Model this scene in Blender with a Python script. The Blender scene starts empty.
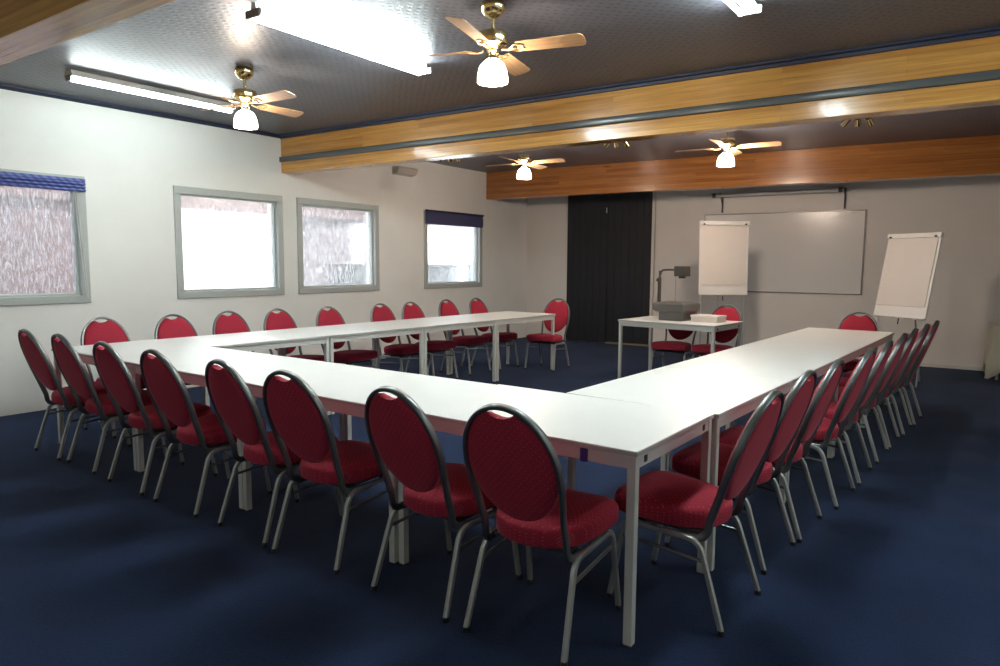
import bpy, bmesh, math, random
from mathutils import Vector, Matrix

random.seed(7)
PI = math.pi
COL = bpy.context.scene.collection
R = math.radians

# ------------------------------------------------------------------ helpers
def new_obj(name, bm, mat, parent=None, smooth=True, loc=None, rotz=None):
    me = bpy.data.meshes.new(name)
    bmesh.ops.recalc_face_normals(bm, faces=bm.faces)
    bm.to_mesh(me); bm.free()
    mats = mat if isinstance(mat, (list, tuple)) else [mat]
    for m in mats: me.materials.append(m)
    if smooth:
        for p in me.polygons: p.use_smooth = True
        try: me.set_sharp_from_angle(angle=R(38))
        except Exception: pass
    o = bpy.data.objects.new(name, me)
    COL.objects.link(o)
    if parent is not None: o.parent = parent
    if loc is not None: o.location = loc
    if rotz is not None: o.rotation_euler = (0, 0, rotz)
    return o

def empty(name, loc=(0, 0, 0), rotz=0.0):
    o = bpy.data.objects.new(name, None); COL.objects.link(o)
    o.empty_display_size = 0.1
    o.location = loc; o.rotation_euler = (0, 0, rotz)
    return o

def tag(o, label=None, cat=None, group=None, kind=None):
    if label: o['label'] = label
    if cat: o['category'] = cat
    if group: o['group'] = group
    if kind: o['kind'] = kind
    return o

def copy_tree(o, parent=None):
    c = o.copy(); COL.objects.link(c)
    if parent is not None:
        c.parent = parent
        c.matrix_parent_inverse = o.matrix_parent_inverse.copy()
    for ch in list(o.children): copy_tree(ch, c)
    return c

def box(bm, x0, x1, y0, y1, z0, z1, bev=0.0, seg=2, M=None):
    t = bmesh.new()
    bmesh.ops.create_cube(t, size=1)
    for v in t.verts:
        v.co = Vector(((x0 + x1) / 2 + v.co.x * (x1 - x0), (y0 + y1) / 2 + v.co.y * (y1 - y0), (z0 + z1) / 2 + v.co.z * (z1 - z0)))
    if bev > 0:
        bmesh.ops.bevel(t, geom=list(t.edges), offset=bev, segments=seg, profile=0.6, affect='EDGES')
    merge(bm, t, M)

def merge(bm, t, M=None):
    if M is not None: bmesh.ops.transform(t, matrix=M, verts=t.verts)
    me = bpy.data.meshes.new('tmp'); t.to_mesh(me); t.free()
    bm.from_mesh(me); bpy.data.meshes.remove(me)

def lathe(bm, prof, n=28, M=None, cap=True):
    t = bmesh.new(); rings = []
    for r, z in prof:
        rings.append([t.verts.new((r * math.cos(2 * PI * i / n), r * math.sin(2 * PI * i / n), z)) for i in range(n)])
    for a, b in zip(rings[:-1], rings[1:]):
        for i in range(n):
            t.faces.new((a[i], a[(i + 1) % n], b[(i + 1) % n], b[i]))
    if cap:
        t.faces.new(rings[0]); t.faces.new(rings[-1])
    merge(bm, t, M)

def smooth_path(pts, n=6, closed=False):
    P = [Vector(p) for p in pts]; out = []; m = len(P)
    rng = range(m) if closed else range(m - 1)
    for i in rng:
        p0 = P[(i - 1) % m] if (closed or i > 0) else P[i] * 2 - P[i + 1]
        p1 = P[i]; p2 = P[(i + 1) % m]
        p3 = P[(i + 2) % m] if (closed or i + 2 < m) else p2 * 2 - p1
        for k in range(n):
            t = k / n; t2 = t * t; t3 = t2 * t
            out.append(0.5 * ((2 * p1) + (-p0 + p2) * t + (2 * p0 - 5 * p1 + 4 * p2 - p3) * t2 + (-p0 + 3 * p1 - 3 * p2 + p3) * t3))
    if not closed: out.append(P[-1])
    return out

def fillet(pts, r, n=6):
    P = [Vector(p) for p in pts]; out = [P[0]]
    for i in range(1, len(P) - 1):
        a = (P[i - 1] - P[i]); b = (P[i + 1] - P[i])
        rr = min(r, a.length * .48, b.length * .48)
        s = P[i] + a.normalized() * rr; e = P[i] + b.normalized() * rr
        for k in range(n + 1):
            t = k / n
            out.append(s * (1 - t) ** 2 + P[i] * 2 * t * (1 - t) + e * t * t)
    out.append(P[-1]); return out

def tube(bm, path, ra, rb=None, nseg=12, ref=None, closed=False, power=2.0, caps=True):
    """sweep a (super)elliptic section along a path; ra is measured along 'ref', rb across it"""
    rb = ra if rb is None else rb
    P = [Vector(p) for p in path]; m = len(P); rings = []
    prev = None
    for i in range(m):
        if closed: T = P[(i + 1) % m] - P[(i - 1) % m]
        else: T = P[min(i + 1, m - 1)] - P[max(i - 1, 0)]
        T.normalize()
        if ref is not None: u = Vector(ref)
        elif prev is not None: u = prev
        else: u = Vector((0, 0, 1)) if abs(T.z) < .9 else Vector((1, 0, 0))
        u = (u - T * u.dot(T)).normalized(); prev = u
        w = T.cross(u)
        ring = []
        for k in range(nseg):
            a = 2 * PI * k / nseg; c, s = math.cos(a), math.sin(a)
            if power != 2.0:
                c = math.copysign(abs(c) ** (2 / power), c); s = math.copysign(abs(s) ** (2 / power), s)
            ring.append(bm.verts.new(P[i] + u * (ra * c) + w * (rb * s)))
        rings.append(ring)
    rng = range(m) if closed else range(m - 1)
    for i in rng:
        a = rings[i]; b = rings[(i + 1) % m]
        for k in range(nseg):
            bm.faces.new((a[k], a[(k + 1) % nseg], b[(k + 1) % nseg], b[k]))
    if not closed and caps:
        bm.faces.new(rings[0]); bm.faces.new(list(reversed(rings[-1])))

def loft(bm, rings, cap=True):
    V = [[bm.verts.new(p) for p in r] for r in rings]; n = len(V[0])
    for a, b in zip(V[:-1], V[1:]):
        for k in range(n): bm.faces.new((a[k], a[(k + 1) % n], b[(k + 1) % n], b[k]))
    if cap:
        bm.faces.new(V[0]); bm.faces.new(list(reversed(V[-1])))

def prism(bm, pts, d):
    d = Vector(d); a = [bm.verts.new(Vector(p)) for p in pts]; b = [bm.verts.new(Vector(p) + d) for p in pts]; n = len(a)
    for i in range(n): bm.faces.new((a[i], a[(i + 1) % n], b[(i + 1) % n], b[i]))
    bm.faces.new(a); bm.faces.new(list(reversed(b)))

# ------------------------------------------------------------------ materials
def mat(name):
    m = bpy.data.materials.new(name); m.use_nodes = True
    nt = m.node_tree; nt.nodes.clear()
    return m, nt, nt.nodes, nt.links

def N(nodes, t, **kw):
    n = nodes.new(t)
    for k, v in kw.items():
        if k.startswith('i_'):
            key = k[2:]; key = int(key) if key.isdigit() else key.replace('_', ' ')
            n.inputs[key].default_value = v
        else: setattr(n, k, v)
    return n

def principled(name, col, rough=.5, metal=0.0, noise=0.0, nscale=20, bump=0.0, bscale=200, spec=.5, coat=0.0, sheen=0.0, rnoise=0.0):
    m, nt, nd, lk = mat(name)
    out = N(nd, 'ShaderNodeOutputMaterial'); b = N(nd, 'ShaderNodeBsdfPrincipled')
    b.inputs['Base Color'].default_value = (*col, 1); b.inputs['Roughness'].default_value = rough
    b.inputs['Metallic'].default_value = metal; b.inputs['Specular IOR Level'].default_value = spec
    b.inputs['Coat Weight'].default_value = coat; b.inputs['Sheen Weight'].default_value = sheen
    lk.new(b.outputs[0], out.inputs[0])
    tc = N(nd, 'ShaderNodeTexCoord')
    if noise:
        nz = N(nd, 'ShaderNodeTexNoise', i_Scale=nscale, i_Detail=4.0)
        lk.new(tc.outputs['Object'], nz.inputs['Vector'])
        mp = N(nd, 'ShaderNodeMapRange'); mp.inputs[1].default_value = .3; mp.inputs[2].default_value = .7
        mp.inputs[3].default_value = 1 - noise; mp.inputs[4].default_value = 1 + noise
        lk.new(nz.outputs['Fac'], mp.inputs[0])
        mx = N(nd, 'ShaderNodeMix', data_type='RGBA', blend_type='MULTIPLY'); mx.inputs[0].default_value = 1
        mx.inputs[6].default_value = (*col, 1); lk.new(mp.outputs[0], mx.inputs[7]); lk.new(mx.outputs[2], b.inputs['Base Color'])
    if bump:
        n2 = N(nd, 'ShaderNodeTexNoise', i_Scale=bscale, i_Detail=3.0); lk.new(tc.outputs['Object'], n2.inputs['Vector'])
        bp = N(nd, 'ShaderNodeBump', i_Strength=bump, i_Distance=.002)
        lk.new(n2.outputs['Fac'], bp.inputs['Height']); lk.new(bp.outputs[0], b.inputs['Normal'])
    m['bsdf'] = b.name
    return m

def emission(name, col, s):
    m, nt, nd, lk = mat(name)
    out = N(nd, 'ShaderNodeOutputMaterial'); e = N(nd, 'ShaderNodeEmission')
    e.inputs[0].default_value = (*col, 1); e.inputs[1].default_value = s
    lk.new(e.outputs[0], out.inputs[0]); return m

M_wall = principled('wall_paint', (.80, .80, .765), .75, noise=.02, nscale=3, bump=.15, bscale=60, spec=.2)
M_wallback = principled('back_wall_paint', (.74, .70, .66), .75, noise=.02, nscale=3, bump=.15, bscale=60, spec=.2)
M_white = principled('white_laminate', (.80, .81, .79), .38, noise=.012, nscale=5)
M_leg = principled('pale_grey_steel', (.60, .60, .56), .42)
M_edge = principled('table_edge_band', (.48, .48, .46), .5)
M_black = principled('black_plastic', (.02, .02, .022), .4)
M_blue_tape = principled('blue_tape', (.02, .03, .22), .45)
M_chairmetal = principled('hammered_grey_metal', (.20, .21, .21), .36, metal=.85, bump=.12, bscale=300)
M_legmetal = principled('silver_grey_leg_paint', (.46, .46, .43), .38, metal=.55, bump=.1, bscale=300)
M_brass = principled('polished_brass', (.72, .58, .30), .2, metal=1.0)
M_bracket = principled('brass_filigree', (.45, .30, .16), .35, metal=.8)
M_frame = principled('grey_green_window_paint', (.42, .45, .43), .45)
M_rail = principled('grey_rail_paint', (.085, .095, .095), .25)
M_bluetrim = principled('dark_blue_trim', (.016, .022, .05), .45)
M_dark = principled('dark_navy_panel', (.0055, .0065, .011), .6, noise=.2, nscale=2)
M_basewhite = principled('white_skirting', (.62, .60, .56), .5)
M_tan = principled('tan_threshold', (.22, .17, .11), .5)
M_lampbody = principled('white_batten_enamel', (.75, .77, .77), .4)
M_lampend = principled('grey_lampholder', (.25, .26, .25), .5)
M_paper = principled('flipchart_paper', (.70, .64, .59), .7, noise=.015, nscale=4)
M_boardwhite = principled('flipchart_board', (.76, .74, .71), .5)
M_board = principled('whiteboard_enamel', (.70, .68, .66), .22, spec=.5)
M_alu = principled('aluminium', (.55, .55, .54), .35, metal=.8)
M_frameboard = principled('whiteboard_frame', (.20, .19, .18), .35, metal=.6)
M_darkmetal = principled('dark_metal', (.06, .06, .06), .45, metal=.4)
M_ohpgrey = principled('projector_grey', (.115, .112, .105), .55)
M_ohpdark = principled('projector_brown', (.085, .07, .065), .55)
M_ohparm = principled('projector_arm', (.055, .05, .042), .5)
M_cream = principled('cream_cloth', (.72, .66, .50), .85, bump=.3, bscale=250)
M_unit = principled('beige_plastic', (.52, .48, .43), .6)
M_screen = principled('screen_case_white', (.66, .64, .62), .4)
M_ground = principled('outdoor_paving', (.55, .52, .48), .9, noise=.15, nscale=2)
M_extwhite = principled('sunlit_render', (.85, .83, .80), .9)
M_brick = principled('terracotta_brick', (.16, .112, .11), .9, noise=.3, nscale=9)
M_greybrick = principled('grey_brick', (.17, .14, .14), .9, noise=.3, nscale=9)
M_paleside = principled('pale_grey_board', (.16, .16, .15), .8)
M_sunblock = principled('sun_blocker_slab', (.2, .2, .2), .9)

def fabric(name, base, dot, axes, pitch=.021):
    m, nt, nd, lk = mat(name)
    out = N(nd, 'ShaderNodeOutputMaterial'); b = N(nd, 'ShaderNodeBsdfPrincipled')
    b.inputs['Roughness'].default_value = .85; b.inputs['Sheen Weight'].default_value = .35
    b.inputs['Sheen Roughness'].default_value = .4; b.inputs['Sheen Tint'].default_value = (1, .35, .4, 1)
    b.inputs['Specular IOR Level'].default_value = .15
    lk.new(b.outputs[0], out.inputs[0])
    tc = N(nd, 'ShaderNodeTexCoord'); sp = N(nd, 'ShaderNodeSeparateXYZ'); cb = N(nd, 'ShaderNodeCombineXYZ')
    lk.new(tc.outputs['Object'], sp.inputs[0])
    if axes:
        lk.new(sp.outputs[axes[0]], cb.inputs[0]); lk.new(sp.outputs[axes[1]], cb.inputs[1])
    else:
        for j in (0, 1):
            sb = N(nd, 'ShaderNodeMath', operation='SUBTRACT'); lk.new(sp.outputs[j], sb.inputs[0]); lk.new(sp.outputs[2], sb.inputs[1]); lk.new(sb.outputs[0], cb.inputs[j])
    mp = N(nd, 'ShaderNodeMapping'); mp.inputs['Rotation'].default_value = (0, 0, R(45)); mp.inputs['Scale'].default_value = (1 / pitch,) * 3
    lk.new(cb.outputs[0], mp.inputs[0])
    vo = N(nd, 'ShaderNodeTexVoronoi', voronoi_dimensions='2D', i_Scale=1.0, i_Randomness=0.0)
    lk.new(mp.outputs[0], vo.inputs['Vector'])
    rp = N(nd, 'ShaderNodeMapRange'); rp.inputs[1].default_value = .07; rp.inputs[2].default_value = .14; rp.inputs[3].default_value = 1; rp.inputs[4].default_value = 0
    lk.new(vo.outputs['Distance'], rp.inputs[0])
    nz = N(nd, 'ShaderNodeTexNoise', i_Scale=220.0, i_Detail=2.0); lk.new(tc.outputs['Object'], nz.inputs['Vector'])
    m2 = N(nd, 'ShaderNodeMapRange'); m2.inputs[1].default_value = .3; m2.inputs[2].default_value = .7; m2.inputs[3].default_value = .8; m2.inputs[4].default_value = 1.2
    lk.new(nz.outputs['Fac'], m2.inputs[0])
    mu = N(nd, 'ShaderNodeMix', data_type='RGBA', blend_type='MULTIPLY'); mu.inputs[0].default_value = 1; mu.inputs[6].default_value = (*base, 1)
    lk.new(m2.outputs[0], mu.inputs[7])
    mx = N(nd, 'ShaderNodeMix', data_type='RGBA'); lk.new(rp.outputs[0], mx.inputs[0]); lk.new(mu.outputs[2], mx.inputs[6]); mx.inputs[7].default_value = (*dot, 1)
    lk.new(mx.outputs[2], b.inputs['Base Color'])
    bp = N(nd, 'ShaderNodeBump', i_Strength=.25, i_Distance=.001); lk.new(nz.outputs['Fac'], bp.inputs['Height']); lk.new(bp.outputs[0], b.inputs['Normal'])
    return m

RED = (.34, .022, .045)
M_seat = fabric('red_seat_fabric', RED, (.52, .15, .15), None, .019)
M_back = fabric('red_back_fabric', RED, (.44, .11, .12), (0, 2), .019)

def carpet():
    m, nt, nd, lk = mat('navy_carpet')
    out = N(nd, 'ShaderNodeOutputMaterial'); b = N(nd, 'ShaderNodeBsdfPrincipled')
    b.inputs['Roughness'].default_value = 1; b.inputs['Specular IOR Level'].default_value = .05; b.inputs['Sheen Weight'].default_value = .07; b.inputs['Sheen Roughness'].default_value = .5; b.inputs['Sheen Tint'].default_value = (.75, .85, 1, 1)
    lk.new(b.outputs[0], out.inputs[0])
    tc = N(nd, 'ShaderNodeTexCoord')
    n1 = N(nd, 'ShaderNodeTexNoise', i_Scale=90.0, i_Detail=5.0); n2 = N(nd, 'ShaderNodeTexNoise', i_Scale=1.6, i_Detail=3.0)
    lk.new(tc.outputs['Object'], n1.inputs['Vector']); lk.new(tc.outputs['Object'], n2.inputs['Vector'])
    ad = N(nd, 'ShaderNodeMath', operation='ADD'); lk.new(n1.outputs['Fac'], ad.inputs[0]); lk.new(n2.outputs['Fac'], ad.inputs[1])
    cr = N(nd, 'ShaderNodeValToRGB'); cr.color_ramp.elements[0].position = .35; cr.color_ramp.elements[1].position = .7
    cr.color_ramp.elements[0].color = (.0085, .015, .040, 1); cr.color_ramp.elements[1].color = (.018, .032, .079, 1)
    h = N(nd, 'ShaderNodeMath', operation='MULTIPLY'); h.inputs[1].default_value = .5; lk.new(ad.outputs[0], h.inputs[0])
    lk.new(h.outputs[0], cr.inputs[0]); lk.new(cr.outputs[0], b.inputs['Base Color'])
    bp = N(nd, 'ShaderNodeBump', i_Strength=.5, i_Distance=.004); lk.new(n1.outputs['Fac'], bp.inputs['Height']); lk.new(bp.outputs[0], b.inputs['Normal'])
    return m
M_carpet = carpet()

def ceiling_mat():
    m, nt, nd, lk = mat('embossed_dark_ceiling')
    out = N(nd, 'ShaderNodeOutputMaterial'); b = N(nd, 'ShaderNodeBsdfPrincipled')
    b.inputs['Roughness'].default_value = .38; b.inputs['Specular IOR Level'].default_value = .42
    lk.new(b.outputs[0], out.inputs[0])
    tc = N(nd, 'ShaderNodeTexCoord')
    mp = N(nd, 'ShaderNodeMapping'); mp.inputs['Rotation'].default_value = (0, 0, R(45)); mp.inputs['Scale'].default_value = (18, 18, 18)
    lk.new(tc.outputs['Object'], mp.inputs[0])
    vo = N(nd, 'ShaderNodeTexVoronoi', voronoi_dimensions='2D', i_Scale=1.0, i_Randomness=.35); lk.new(mp.outputs[0], vo.inputs['Vector'])
    rp = N(nd, 'ShaderNodeMapRange'); rp.inputs[1].default_value = .16; rp.inputs[2].default_value = .34; lk.new(vo.outputs['Distance'], rp.inputs[0])
    mx = N(nd, 'ShaderNodeMix', data_type='RGBA'); lk.new(rp.outputs[0], mx.inputs[0])
    mx.inputs[6].default_value = (.066, .067, .080, 1); mx.inputs[7].default_value = (.108, .110, .130, 1)
    lk.new(mx.outputs[2], b.inputs['Base Color'])
    nz = N(nd, 'ShaderNodeTexNoise', i_Scale=70.0, i_Detail=2.0); lk.new(tc.outputs['Object'], nz.inputs['Vector'])
    ad = N(nd, 'ShaderNodeMath', operation='MULTIPLY_ADD'); ad.inputs[1].default_value = .25; lk.new(nz.outputs['Fac'], ad.inputs[0]); lk.new(rp.outputs[0], ad.inputs[2])
    bp = N(nd, 'ShaderNodeBump', i_Strength=.3, i_Distance=.004); lk.new(ad.outputs[0], bp.inputs['Height']); lk.new(bp.outputs[0], b.inputs['Normal'])
    return m
M_ceil = ceiling_mat()

def wood(name, ca, cb_, rough=.22, lam=.045, length=2.2, along=0, coat=.35):
    """glued laminated timber: lamellae stacked in Z, running along the local X axis"""
    m, nt, nd, lk = mat(name)
    out = N(nd, 'ShaderNodeOutputMaterial'); b = N(nd, 'ShaderNodeBsdfPrincipled')
    b.inputs['Roughness'].default_value = rough; b.inputs['Coat Weight'].default_value = coat; b.inputs['Coat Roughness'].default_value = .12
    lk.new(b.outputs[0], out.inputs[0])
    tc = N(nd, 'ShaderNodeTexCoord'); sp = N(nd, 'ShaderNodeSeparateXYZ'); lk.new(tc.outputs['Object'], sp.inputs[0])
    ad = N(nd, 'ShaderNodeMath', operation='ADD'); lk.new(sp.outputs[1], ad.inputs[0]); lk.new(sp.outputs[2], ad.inputs[1])
    cb = N(nd, 'ShaderNodeCombineXYZ'); lk.new(sp.outputs[0], cb.inputs[0]); lk.new(ad.outputs[0], cb.inputs[1])
    br = N(nd, 'ShaderNodeTexBrick', offset=.37, squash=1.0, i_Scale=1.0)
    br.inputs['Mortar Size'].default_value = .0006; br.inputs['Brick Width'].default_value = length; br.inputs['Row Height'].default_value = lam
    br.inputs['Color1'].default_value = (*ca, 1); br.inputs['Color2'].default_value = (*cb_, 1); br.inputs['Mortar'].default_value = (*[c * .55 for c in cb_], 1); br.inputs['Bias'].default_value = -.1
    lk.new(cb.outputs[0], br.inputs['Vector'])
    mp = N(nd, 'ShaderNodeMapping'); mp.inputs['Scale'].default_value = (1.2, 30, 30); lk.new(tc.outputs['Object'], mp.inputs[0])
    nz = N(nd, 'ShaderNodeTexNoise', i_Scale=1.5, i_Detail=6.0, i_Roughness=.6); lk.new(mp.outputs[0], nz.inputs['Vector'])
    m2 = N(nd, 'ShaderNodeMapRange'); m2.inputs[1].default_value = .3; m2.inputs[2].default_value = .7; m2.inputs[3].default_value = .72; m2.inputs[4].default_value = 1.2
    lk.new(nz.outputs['Fac'], m2.inputs[0])
    mu = N(nd, 'ShaderNodeMix', data_type='RGBA', blend_type='MULTIPLY'); mu.inputs[0].default_value = 1
    lk.new(br.outputs['Color'], mu.inputs[6]); lk.new(m2.outputs[0], mu.inputs[7])
    # knots
    mk = N(nd, 'ShaderNodeMapping'); mk.inputs['Scale'].default_value = (1.1, 7, 7); lk.new(tc.outputs['Object'], mk.inputs[0])
    vo = N(nd, 'ShaderNodeTexVoronoi', i_Scale=1.0, i_Randomness=1.0); lk.new(mk.outputs[0], vo.inputs['Vector'])
    kr = N(nd, 'ShaderNodeMapRange'); kr.inputs[1].default_value = .05; kr.inputs[2].default_value = .11; kr.inputs[3].default_value = .45; kr.inputs[4].default_value = 1
    lk.new(vo.outputs['Distance'], kr.inputs[0])
    mu2 = N(nd, 'ShaderNodeMix', data_type='RGBA', blend_type='MULTIPLY'); mu2.inputs[0].default_value = 1
    lk.new(mu.outputs[2], mu2.inputs[6]); lk.new(kr.outputs[0], mu2.inputs[7])
    lk.new(mu2.outputs[2], b.inputs['Base Color'])
    bp = N(nd, 'ShaderNodeBump', i_Strength=.08, i_Distance=.002); lk.new(nz.outputs['Fac'], bp.inputs['Height']); lk.new(bp.outputs[0], b.inputs['Normal'])
    return m
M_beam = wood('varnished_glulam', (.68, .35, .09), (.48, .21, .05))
M_beamlamptint = wood('varnished_glulam_lamp_tint', (.42, .165, .04), (.27, .095, .025))  # same timber as the other beams, warm lamplight put into its colour
M_blade = wood('fan_blade_oak', (.50, .31, .16), (.42, .24, .11), rough=.3, lam=.2, length=4)

def glass_mat():
    """patterned obscure glass: partly clear, partly scattering, in fine vertical streaks"""
    m, nt, nd, lk = mat('patterned_window_glass')
    out = N(nd, 'ShaderNodeOutputMaterial')
    tc = N(nd, 'ShaderNodeTexCoord')
    mp = N(nd, 'ShaderNodeMapping'); mp.inputs['Scale'].default_value = (1, 1, .15); lk.new(tc.outputs['Object'], mp.inputs[0])
    nz = N(nd, 'ShaderNodeTexNoise', i_Scale=120.0, i_Detail=2.0, i_Roughness=.6); lk.new(mp.outputs[0], nz.inputs['Vector'])
    mr = N(nd, 'ShaderNodeMapRange'); mr.inputs[1].default_value = .38; mr.inputs[2].default_value = .62; mr.inputs[3].default_value = .3; mr.inputs[4].default_value = .85
    lk.new(nz.outputs['Fac'], mr.inputs[0])
    bp = N(nd, 'ShaderNodeBump', i_Strength=.6, i_Distance=.004); lk.new(nz.outputs['Fac'], bp.inputs['Height'])
    tr = N(nd, 'ShaderNodeBsdfTransparent'); tr.inputs[0].default_value = (.92, .94, .94, 1)
    rf = N(nd, 'ShaderNodeBsdfRefraction', i_Roughness=.16, i_IOR=1.12); rf.inputs[0].default_value = (.93, .94, .96, 1); lk.new(bp.outputs[0], rf.inputs['Normal'])
    tl = N(nd, 'ShaderNodeBsdfTranslucent'); tl.inputs[0].default_value = (.85, .87, .9, 1)
    gl = N(nd, 'ShaderNodeBsdfGlossy', i_Roughness=.12); gl.inputs[0].default_value = (.9, .9, .9, 1); lk.new(bp.outputs[0], gl.inputs['Normal'])
    m1 = N(nd, 'ShaderNodeMixShader'); lk.new(mr.outputs[0], m1.inputs[0]); lk.new(tr.outputs[0], m1.inputs[1]); lk.new(rf.outputs[0], m1.inputs[2])
    nz2 = N(nd, 'ShaderNodeTexNoise', i_Scale=85.0, i_Detail=4.0, i_Roughness=.7); lk.new(mp.outputs[0], nz2.inputs['Vector'])
    mr2 = N(nd, 'ShaderNodeMapRange'); mr2.inputs[1].default_value = .50; mr2.inputs[2].default_value = .64; mr2.inputs[3].default_value = .05; mr2.inputs[4].default_value = .5
    lk.new(nz2.outputs['Fac'], mr2.inputs[0])
    m2 = N(nd, 'ShaderNodeMixShader'); lk.new(mr2.outputs[0], m2.inputs[0]); lk.new(m1.outputs[0], m2.inputs[1]); lk.new(tl.outputs[0], m2.inputs[2])
    m3 = N(nd, 'ShaderNodeMixShader'); m3.inputs[0].default_value = .05; lk.new(m2.outputs[0], m3.inputs[1]); lk.new(gl.outputs[0], m3.inputs[2])
    lk.new(m3.outputs[0], out.inputs[0])
    return m
M_glass = glass_mat()

def blind_mat(name, ca, cb_):
    m, nt, nd, lk = mat(name)
    out = N(nd, 'ShaderNodeOutputMaterial'); b = N(nd, 'ShaderNodeBsdfPrincipled'); b.inputs['Roughness'].default_value = .85
    lk.new(b.outputs[0], out.inputs[0])
    tc = N(nd, 'ShaderNodeTexCoord'); wv = N(nd, 'ShaderNodeTexWave', bands_direction='DIAGONAL', i_Scale=9.0, i_Distortion=1.0); lk.new(tc.outputs['Object'], wv.inputs['Vector'])
    mx = N(nd, 'ShaderNodeMix', data_type='RGBA'); lk.new(wv.outputs['Fac'], mx.inputs[0]); mx.inputs[6].default_value = (*ca, 1); mx.inputs[7].default_value = (*cb_, 1)
    lk.new(mx.outputs[2], b.inputs['Base Color']); return m
M_blind = blind_mat('blue_striped_blind', (.07, .10, .30), (.16, .20, .46))
M_blind2 = blind_mat('navy_blind', (.05, .055, .13), (.075, .08, .18))

TUBE_L = 120.0
M_tube = emission('fluorescent_tube_light', (.87, 1.0, .99), TUBE_L)
M_tubeA = emission('fluorescent_tube_light_single', (.87, 1.0, .99), TUBE_L * .62)
M_tubehalf = emission('fluorescent_tube_light_half', (.87, 1.0, .99), TUBE_L * 1.0)
M_tubefill = emission('added_fill_light', (.93, 1.0, .98), TUBE_L * .5)  # glow of the added fill lights behind the camera
M_shade = emission('lit_opal_glass', (1.0, .82, .67), 290.0)
M_shade3 = emission('lit_opal_glass_mid', (1.0, .82, .67), 130.0)
M_shade2 = emission('lit_opal_glass_low', (1.0, .82, .66), 55.0)

# ------------------------------------------------------------------ camera
CAM = (0.98994, -2.21723, 1.40286)
yaw, pitch, roll, fpx = 0.621065, -0.101536, 0.00622973, 690.394
def cam_axes():
    cy, sy = math.cos(yaw), math.sin(yaw)
    f = Vector((-sy * math.cos(pitch), cy * math.cos(pitch), math.sin(pitch)))
    r = Vector((cy, sy, 0)); u = r.cross(f)
    c, s = math.cos(roll), math.sin(roll)
    return c * r + s * u, -s * r + c * u, f
r_, u_, f_ = cam_axes()
cd = bpy.data.cameras.new('camera'); cam = bpy.data.objects.new('camera', cd); COL.objects.link(cam)
Mx = Matrix(((r_.x, u_.x, -f_.x, CAM[0]), (r_.y, u_.y, -f_.y, CAM[1]), (r_.z, u_.z, -f_.z, CAM[2]), (0, 0, 0, 1)))
cam.matrix_world = Mx
cd.sensor_width = 36; cd.sensor_fit = 'HORIZONTAL'; cd.lens = fpx / 1000 * 36; cd.clip_start = .05
bpy.context.scene.camera = cam

# ------------------------------------------------------------------ room shell
XL, XR, YF, CZ = -6.2, 3.4, -4.6, 2.93
BS = 0.05                                   # the cross walls and beams run slightly askew
def yb(x): return 8.961 + BS * x           # back wall line
def struct(name, bm, m, parent=None, smooth=False, loc=None, rotz=None):
    o = new_obj(name, bm, m, parent, smooth, loc, rotz)
    if parent is None: o['kind'] = 'structure'
    return o
T = .22
bm = bmesh.new(); prism(bm, [(XL - T, YF - T, -.1), (XR + T, YF - T, -.1), (XR + T, yb(XR) + T, -.1), (XL - T, yb(XL) + T, -.1)], (0, 0, .1)); struct('floor', bm, M_carpet)
bm = bmesh.new(); prism(bm, [(XL - T, YF - T, CZ), (XR + T, YF - T, CZ), (XR + T, yb(XR) + T, CZ), (XL - T, yb(XL) + T, CZ)], (0, 0, .1)); struct('ceiling', bm, M_ceil)

WZ0, WZ1 = .99, 2.20
WINS = [(-.50, .94), (1.825, 3.205), (3.425, 4.835), (5.80, 7.27)]
# window wall pieces joined into one mesh with four openings
bm = bmesh.new()
box(bm, XL - T, XL, YF - T, yb(XL) + T, 0, WZ0 + .03); box(bm, XL - T, XL, YF - T, yb(XL) + T, WZ1 - .03, CZ)
ys = [YF - T] + [v for w in WINS for v in (w[0] + .03, w[1] - .03)] + [yb(XL) + T]
for a, b in zip(ys[0::2], ys[1::2]): box(bm, XL - T, XL, a, b, WZ0 + .03, WZ1 - .03)
struct('wall_left', bm, M_wall)
bm = bmesh.new(); box(bm, XR, XR + T, YF - T, yb(XR) + T, 0, CZ); struct('wall_right', bm, M_wall)
bm = bmesh.new(); box(bm, XL - T, XR + T, YF - T, YF, 0, CZ); struct('wall_front', bm, M_wall)
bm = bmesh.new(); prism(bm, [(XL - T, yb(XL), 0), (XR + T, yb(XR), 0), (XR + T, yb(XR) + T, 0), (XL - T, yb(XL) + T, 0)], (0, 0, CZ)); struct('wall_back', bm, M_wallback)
bm = bmesh.new(); box(bm, XL - .4, XR + .6, YF - .6, 9.6, CZ + .12, CZ + .3); struct('sun_blocker', bm, M_sunblock)  # unseen slab added to keep the sun out of the room

BANG = math.atan(BS)
def back_frame_matrix(x, out=0.0):           # local X along the back wall, local -Y into the room
    return Vector((x + out * math.sin(BANG), yb(x) - out * math.cos(BANG), 0))

# skirting and ceiling mouldings
bm = bmesh.new(); box(bm, -3.72, XR, -.012, 0, 0, .05, .003); o = struct('baseboard_back', bm, M_basewhite); 
o.location = (0, yb(0) - .001, 0); o.rotation_euler = (0, 0, BANG)
bm = bmesh.new(); prism(bm, [(XL, -4.4, CZ), (XL + .035, -4.4, CZ), (XL + .03, -4.4, CZ - .015), (XL + .012, -4.4, CZ - .035), (XL, -4.4, CZ - .04)], (0, 7.6, 0)); struct('trim_1', bm, M_bluetrim)

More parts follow.
